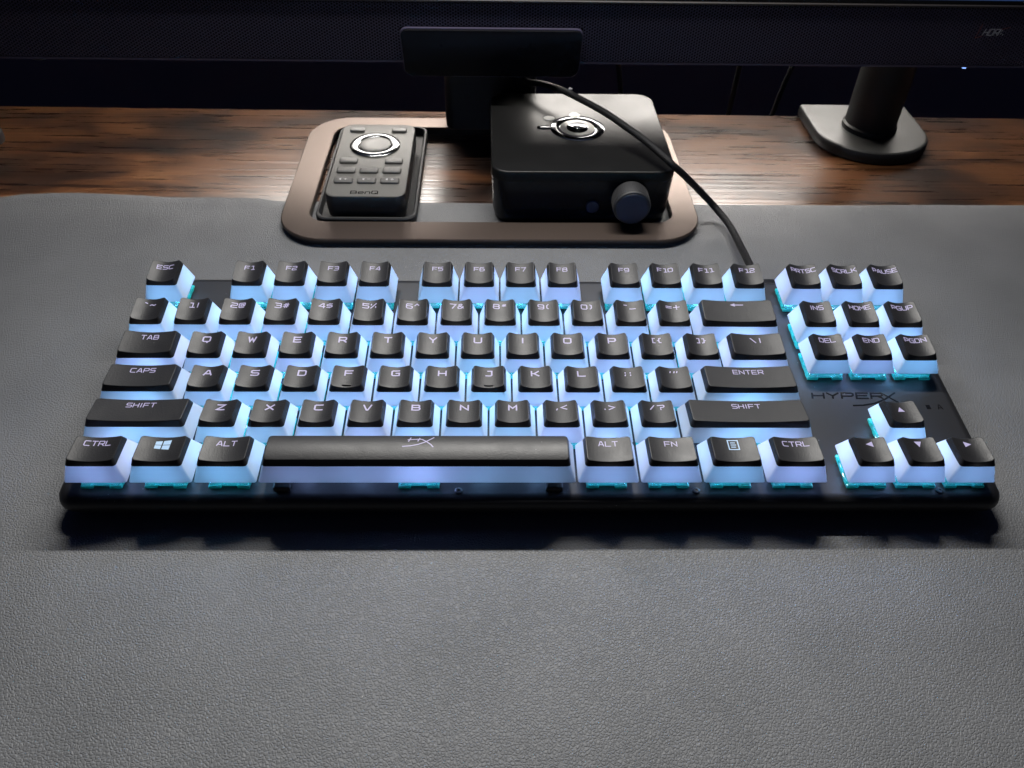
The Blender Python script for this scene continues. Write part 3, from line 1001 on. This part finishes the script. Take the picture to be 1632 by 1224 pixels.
# honeycomb grille: real holes
def honeycomb():
    g = MB()
    a = 1.02                                # hexagon circumradius
    dx = a * 1.5; dz = a * math.sqrt(3)
    hole = 0.77
    cols = int((XR - XL - 3) / dx)
    idx = {}
    vs, fs = [], []
    def vid(x, y, z):
        kx = (round(x * 50), round(y * 50), round(z * 50))
        if kx not in idx:
            idx[kx] = len(vs); vs.append((x, y, z))
        return idx[kx]
    zb, zt = Z0 + 0.9, Z1 - 1.6
    cxp, czp, hwp, hhp = 157.5, 67.7, 54.0, 14.4
    for c in range(cols):
        cx = XL + 1.8 + c * dx
        if cx < -155 or cx > 490: continue
        rws = int((zt - zb) / dz)
        for r_ in range(rws + 1):
            cz = zb + 0.9 + r_ * dz + (dz / 2 if c % 2 else 0)
            if cz > zt - 0.3: continue
            if abs(cx - cxp) < hwp and abs(cz - czp) < hhp: continue
            O, I, D = [], [], []
            for k in range(6):
                t = math.pi / 3 * k
                ca, sa = math.cos(t), math.sin(t)
                O.append(vid(cx + a * ca, FYM, cz + a * sa))
                I.append(len(vs)); vs.append((cx + a * hole * ca, FYM, cz + a * hole * sa))
            for k in range(6):
                t = math.pi / 3 * k
                D.append(len(vs)); vs.append((cx + a * hole * math.cos(t), FYM + 0.9, cz + a * hole * math.sin(t)))
            for k in range(6):
                j = (k + 1) % 6
                fs.append((O[k], O[j], I[j], I[k]))
                fs.append((I[k], I[j], D[j], D[k]))
    g.add(vs, fs, False)
    return g


gr = honeycomb().build('speaker_grille', 'grille', mon, MO)
tag(gr, kind='stuff')
mb = MB(); mb.box(XL + .5, XR - .5, FYM + 1.3, FYM + 2.5, Z0 + 0.6, Z1 - 1.0)
mb.build('grille_backing', 'grille_back', mon, MO)
mb = MB(); mb.box(XL, XR, FYM + 0.02, FYM + 2.55, Z0 - 0.1, Z0 + 1.0)
mb.build('bezel_lower_edge', 'grille', mon, MO)
mb = MB(); mb.box(XL, XR, FYM - 0.5, FYM + 2.55, Z1 - 1.5, Z1, 0.4)
mb.build('bezel_trim', 'bezel', mon, MO)
mb = MB(); mb.box(XL + 2, XR - 2, FYM + 0.8, FYM + 2.5, Z1 + 0.02, Z1 + 2.2)
mb.build('screen_border', 'plastic', mon, MO)
mb = MB(); mb.box(XL + 5, XR - 5, FYM + 1.2, FYM + 2.55, Z1 + 2.25, Z1 + 420)
mb.build('screen', 'screen', mon, MO)
# glossy sensor panel in the middle of the bezel
def pn(i, y):
    lp = rrect(104.6 + i, 211 - i, 54.2 + i, 81.6 - i, 4.0, 0, 6)
    return [(x + (0 if z > 62 else (1 if x < 157 else -1) * (62 - z) * 0.28), y, z) for x, z, _ in lp]
mb = MB()
mb.loft([pn(0, FYM + 3), pn(0, FYM - 2.0), pn(0.35, FYM - 2.6), pn(0.9, FYM - 2.75)], True, True)
mb.build('sensor_panel', 'panel', mon, MO)
def pe(i, y):
    lp = rrect(104.0 + i, 211.6 - i, 53.9 + i, 82.2 - i, 4.2, 0, 6)
    return [(x + (0 if z > 62 else (1 if x < 157 else -1) * (62 - z) * 0.28), y, z) for x, z, _ in lp]
mb = MB(); mb.loft([pe(0, FYM + 2), pe(0, FYM - 1.6), pe(0.5, FYM - 1.7)])
mb.build('panel_rim', 'grille', mon, MO)
# badge printed near the right end
mb = MB()
lines = text_lines('HDR', 452.6, 82.6, 2.45, 3.5, 0.75, 0.30) + [[(457.4, 80.9), (458.3, 84.3)], [(458.9, 81.6), (459.1, 82.3)], [(459.0, 83.2), (459.2, 83.8)], [(460.3, 80.9), (460.5, 81.5)]]
strokes(mb, lines, 0.42, lambda x, y: 0, 0, 6)
mb.v = [(x, FYM - 0.25 - z, y) for x, y, z in mb.v]
mb.build('badge_lettering', 'badge', mon, MO)
mb = MB()
strokes(mb, [[(444.6, 79.2), (448.4, 80.4)], [(458.6, 84.3), (463.2, 85.6)], [(444.6, 79.3), (446.0, 87.2)]], 0.3, lambda x, y: 0, 0, 9)
mb.v = [(x, FYM - 0.25 - z, y) for x, y, z in mb.v]
mb.build('badge_line', 'badge_red', mon, MO)
mb = MB(); mb.box(445, 447.2, FYM + 0.6, FYM + 2.2, Z0 - 1.0, Z0 - 0.15, 0.2)
mb.build('status_light', 'led', mon, MO)
mb = MB(); mb.lathe([(0.01, -4.0), (4, -3.4), (7, -1.6), (8, 0.2)], (-113, FYM + 10, Z0), (0, 0, 1), 24)
mb.build('joystick_button', 'plastic', mon, MO)

# ------------------------------------------------------------------ remote tray and remote
tray = empty('remote_tray', (87, 260, 2))
tag(tray, 'shallow dark rubber dish inside the bronze frame, holding the remote', 'tray')
TO = (-87, -260, -2)
def tl(i, z, rr=7): return rrect(57.5 + i, 115.0 - i, 202.6 + i, 317.2 - i, rr, z, 6)
mb = MB()
mb.loft([tl(1.2, 2.1), tl(0.2, 3.2), tl(0, 7.2), tl(0.5, 7.9), tl(1.5, 7.9), tl(2.0, 7.2), tl(2.6, 4.2), tl(4.0, 3.6)], True, True)
mb.build('dish', 'tray', tray, TO)

rem = empty('remote_control', (86.5, 251, 3.7))
tag(rem, 'slim grey remote control with chrome dial lying in the tray', 'remote')
RO = (-86.5, -251, -3.7)
def rl(i, z, rr=6.5): return rrect(63.8 + i, 109.4 - i, 206.6 + i, 295.5 - i, rr, z, 7)
mb = MB(); mb.loft([rl(2.0, 3.8), rl(0.6, 5.5), rl(0.0, 12), rl(0.1, 17.9), rl(0.4, 18.6)], True, True)
mb.build('body', 'remote_side', rem, RO)
mb = MB(); mb.loft([rl(0.4, 18.4), rl(0.3, 19.0), rl(0.6, 19.4), rl(1.2, 19.5)], False, True)
mb.build('face_plate', 'remote_top', rem, RO)
btn = [(73.4, 285.8, 9.2, 4.6), (99.5, 285.8, 9.2, 4.6), (73.0, 246.3, 10.6, 5.6), (99.6, 246.3, 10.6, 5.6)]
btn += [(x, 234.9, 10.8, 5.8) for x in (73.0, 86.2, 99.5)] + [(x, 223.3, 10.8, 5.8) for x in (72.9, 86.1, 99.4)]
for i, (x, y, w, h) in enumerate(btn):
    mb = MB()
    mb.loft([rrect(x - w / 2 + q, x + w / 2 - q, y - h / 2 + q, y + h / 2 - q, 1.5, z, 4) for q, z in ((0, 19.3), (0, 20.4), (0.3, 20.8), (0.9, 20.95))], False, True)
    bo = mb.build('button', 'remote_btn', rem, RO)
    fl = lambda a, b: 20.97
    mk = MB()
    if i >= 7:
        polyfill(mk, [(x - 2.2, y - .5), (x - 1.2, y - 1.1), (x - 1.2, y + 1.1), (x - 2.2, y + .5)], fl, 0.02)
        s2 = {7: [[(x + .6, y), (x + 2.2, y)], [(x + 1.4, y - .8), (x + 1.4, y + .8)]], 8: [[(x + .6, y), (x + 2.0, y)]], 9: [[(x + 1.4, y + .8), (x + .7, y), (x + 1.4, y - .8), (x + 2.1, y), (x + 1.4, y + .8)]]}[i]
        strokes(mk, s2, 0.35, fl, 0.02, 5)
        mk.build('button_mark', 'white_ink', bo)
    elif i != 3:
        strokes(mk, text_lines(('INPUT', 'MODE', 'MENU', '', 'HDR', 'ECO', 'LIT')[i] if False else ('IIIII', 'IIIII', 'IIII', '', 'II', 'III', 'II')[i], x, y, 1.2, 1.0, 0.35), 0.25, fl, 0.02, 5)
        mk.build('button_mark', 'faint_ink', bo)
mb = MB(); mb.lathe([(15.2, -0.3), (15.2, 0.7), (14.6, 1.15), (12.6, 1.45), (10.2, 1.25), (9.7, 0.9), (9.5, 0.2)], (86.4, 266.6, 19.5), (0, 0, 1), 48)
mb.build('dial_ring', 'chrome', rem, RO)
mb = MB(); mb.lathe([(9.4, 0), (9.4, 0.95), (8.9, 1.25), (5, 1.05), (0.4, 0.95)], (86.4, 266.6, 19.5), (0, 0, 1), 48)
mb.build('dial_button', 'remote_btn', rem, RO)
mb = MB()
fl = lambda a, b: 19.5
x0 = 78.6; bl = []
def put(ps, ox, w, h=3.0):
    bl.append([(ox + a * w, 209.6 + b * h) for a, b in ps])
for pl in GL['B']: put(pl, x0, 3.2)
put([(.05, .38), (1, .38), (1, .62), (.86, .74), (.14, .74), (0, .6), (0, .14), (.14, 0), (.95, 0)], x0 + 4.3, 2.7)
put([(0, 0), (0, .6), (.14, .74), (.86, .74), (1, .6), (1, 0)], x0 + 8.1, 2.6)
for pl in GL['O']: put(pl, x0 + 11.8, 3.2)
put([(.55, .25), (1.1, -.08)], x0 + 11.8, 3.2)
strokes(mb, bl, 0.62, fl, 0.03, 5)
mb.build('brand_lettering', 'ink', rem, RO)

# ------------------------------------------------------------------ headphone amplifier
amp = empty('headphone_amplifier', (208, 256, 2), (0, 0, math.radians(0.6)))
tag(amp, 'square black headphone amplifier with volume knob and chrome round emblem', 'amplifier')
AO = (-208, -256, -2)
def al(i, z, rr=10): return rrect(157 + i, 259.6 - i, 206 + i, 307 - i, rr, z, 7)
mb = MB()
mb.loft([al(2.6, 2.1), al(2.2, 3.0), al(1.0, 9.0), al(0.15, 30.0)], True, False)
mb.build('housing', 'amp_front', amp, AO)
mb = MB()
mb.loft([al(0.05, 30.02), al(0.0, 30.6), al(0.0, 34.9), al(0.25, 35.6), al(0.8, 36.0), al(1.0, 36.0)], False, True)
mb.build('lid', 'amp', amp, AO)
EC = (208.5, 258.5)
mb = MB(); mb.lathe([(16.2, 0.0), (16.2, 0.25), (15.6, 0.5), (10.8, 0.5), (10.3, 0.25), (10.3, 0.0)], (EC[0], EC[1], 36.0), (0, 0, 1), 56)
em = mb.build('emblem', 'dark_chrome', amp, AO)
em.data.polygons[len(em.data.polygons) - 1].select = False
mb = MB(); mb.lathe([(10.25, 0.0), (10.25, 0.3), (6.6, 0.3), (6.5, 0.05)], (EC[0], EC[1], 36.02), (0, 0, 1), 48)
mb.build('emblem_inner_ring', 'amp_emblem', amp, AO)
mb = MB(); mb.lathe([(6.4, 0.0), (6.4, 0.42), (6.0, 0.5), (2.2, 0.5), (2.0, 0.2)], (EC[0], EC[1], 36.1), (0, 0, 1), 40)
mb.build('emblem_eye', 'dark_chrome', amp, AO)
mb = MB(); mb.lathe([(1.9, 0.0), (1.9, 0.7), (1.4, 1.0), (0.2, 1.1)], (EC[0], EC[1], 36.2), (0, 0, 1), 24)
mb.build('emblem_pupil', 'chrome', amp, AO)
for (x, y, rx, ry) in ((192.4, 271.0, 3.3, 3.0), (208.2, 275.0, 3.4, 4.2)):
    mb = MB()
    mb.loft([[(x + rx * q * math.cos(t), y + ry * q * math.sin(t), 36 + z) for t in [2 * math.pi * k / 24 for k in range(24)]] for q, z in ((1, 0), (1, .35), (.85, .55))], False, True)
    mb.build('emblem_horn', 'horn', amp, AO)
mb = MB(); mb.loft([rrect(184.6 + q, 194 - q, 257 + q, 261 - q, 2, 36 + z, 6) for q, z in ((0, 0), (0, .3), (.4, .45))], False, True)
mb.build('emblem_handle', 'dark_chrome', amp, AO)
# volume knob and small round button on the front
mb = MB(); mb.lathe([(9.9, 0), (10.2, 1.0), (10.2, 11.6), (9.8, 12.4), (8.9, 12.8)], (234.5, 206.2, 20.8), (0, -1, 0), 48)
kn = mb.build('volume_knob', 'knob', amp, AO)
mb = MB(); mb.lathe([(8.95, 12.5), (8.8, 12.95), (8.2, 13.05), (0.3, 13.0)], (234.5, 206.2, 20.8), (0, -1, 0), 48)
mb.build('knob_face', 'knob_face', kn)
mb = MB(); rid = []
for k in range(60):
    t = 2 * math.pi * k / 60
    c, s_ = math.cos(t), math.sin(t)
    mb.box(-0.16, 0.16, 2.0, 11.2, 0, 0.34)
    nvv = 8
    for q in range(len(mb.v) - nvv, len(mb.v)):
        x, y, z = mb.v[q]
        rr = 10.12 + z
        mb.v[q] = (234.5 + rr * c - x * s_, 206.2 - y, 20.8 + rr * s_ + x * c)
mb.build('knob_ridges', 'knob', kn)
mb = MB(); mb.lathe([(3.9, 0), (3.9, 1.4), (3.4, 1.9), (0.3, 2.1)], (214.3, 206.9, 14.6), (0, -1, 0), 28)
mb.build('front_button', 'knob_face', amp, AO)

# ------------------------------------------------------------------ braided keyboard cable
path = spline([(289.2, 131, 18.5), (290.1, 145.1, 17.0), (291.0, 155.2, 15.0), (292.4, 172.8, 11.0), (292.2, 196.6, 8.5), (286.0, 210.2, 12.0), (275.4, 211.6, 22.0), (263.8, 207.4, 34.0), (257.1, 206.4, 40.0), (251.9, 210.8, 43.0), (243.8, 224.2, 45.0), (234.5, 236.7, 47.0), (222.0, 255.9, 48.0), (203.7, 282.5, 47.0), (194.8, 293.6, 46.0), (187.8, 300.4, 45.0), (181, 309, 42), (178, 330, 36)], 12)
mb = MB(); mb.tube(path, 1.95, 14)
cb = mb.build('braided_cable', 'cable')
tag(cb, 'black braided cable arching from the keyboard over the amplifier', 'cable')
tie = MB(); tie.lathe([(1.2, -0.6), (1.4, 0), (1.1, 0.8), (0.2, 1.0)], (205.2, 283.6, 48.7), (0.3, 0.2, 1), 12)
tie.build('cable_tie', 'white_ink', cb)

# ------------------------------------------------------------------ monitor arm on the right
arm = empty('monitor_mount', (414, 318, 0))
tag(arm, 'black desk mount with rounded base plate and thick round pole', 'monitor mount')
RAO = (-414, -318, 0)
def base_out(i, z):
    pts = [(376 + i, 356), (376 + i, 326)]
    for k in range(1, 24):
        t = math.pi + math.pi * k / 24
        pts.append((414 + (38 - i) * math.cos(t), 321.5 + (38.5 - i) * abs(math.sin(t)) ** 0.9 * -1))
    pts += [(452 - i, 326), (452 - i, 356)]
    return [(x, y, z) for x, y in pts]
mb = MB(); mb.loft([base_out(1.5, 0.15), base_out(0.3, 1.0), base_out(0, 4.0), base_out(0.2, 6.6), base_out(0.9, 7.6)], True, True)
mb.build('base_side', 'plastic', arm, RAO)
mb = MB(); mb.loft([base_out(0.9, 7.55), base_out(1.6, 8.1), base_out(2.6, 8.2)], False, True)
mb.build('base_plate', 'base_top', arm, RAO)
mb = MB(); mb.lathe([(17.8, 0), (17.8, 3), (16.6, 4), (16.6, 330)], (414, 322, 8.2), (0.0, 0.0, 1), 40)
mb.build('pole', 'plastic', arm, RAO)

# small black puck at the left edge of the picture
mb = MB(); mb.lathe([(9.5, 0), (10, 1), (10, 7), (9, 8.2), (6, 8.6), (0.3, 8.6)], (-171.5, 304, 0.2), (0, 0, 1), 32)
tag(mb.build('cable_puck', 'plastic'), 'small black rubber puck at the left end of the desk', 'puck')

# cables hanging behind the desk
for pts, lab in (([(243, 395, 150), (242, 392, 80), (246, 393, 40), (262, 398, -40)], 'thin black cable hanging behind the desk, left one, behind the amplifier'),
                 ([(340, 395, 150), (339, 393, 60), (338, 392, 0), (337, 394, -60)], 'thin black cable hanging straight down behind the desk, middle one'),
                 ([(392, 400, 150), (386, 396, 60), (376, 394, 10), (368, 396, -50)], 'thin black cable slanting behind the desk beside the monitor arm')):
    mb = MB(); mb.tube(spline(pts, 8), 1.9, 10)
    tag(mb.build('hanging_cable', 'plastic'), lab, 'cable', 'cables hanging behind the desk')
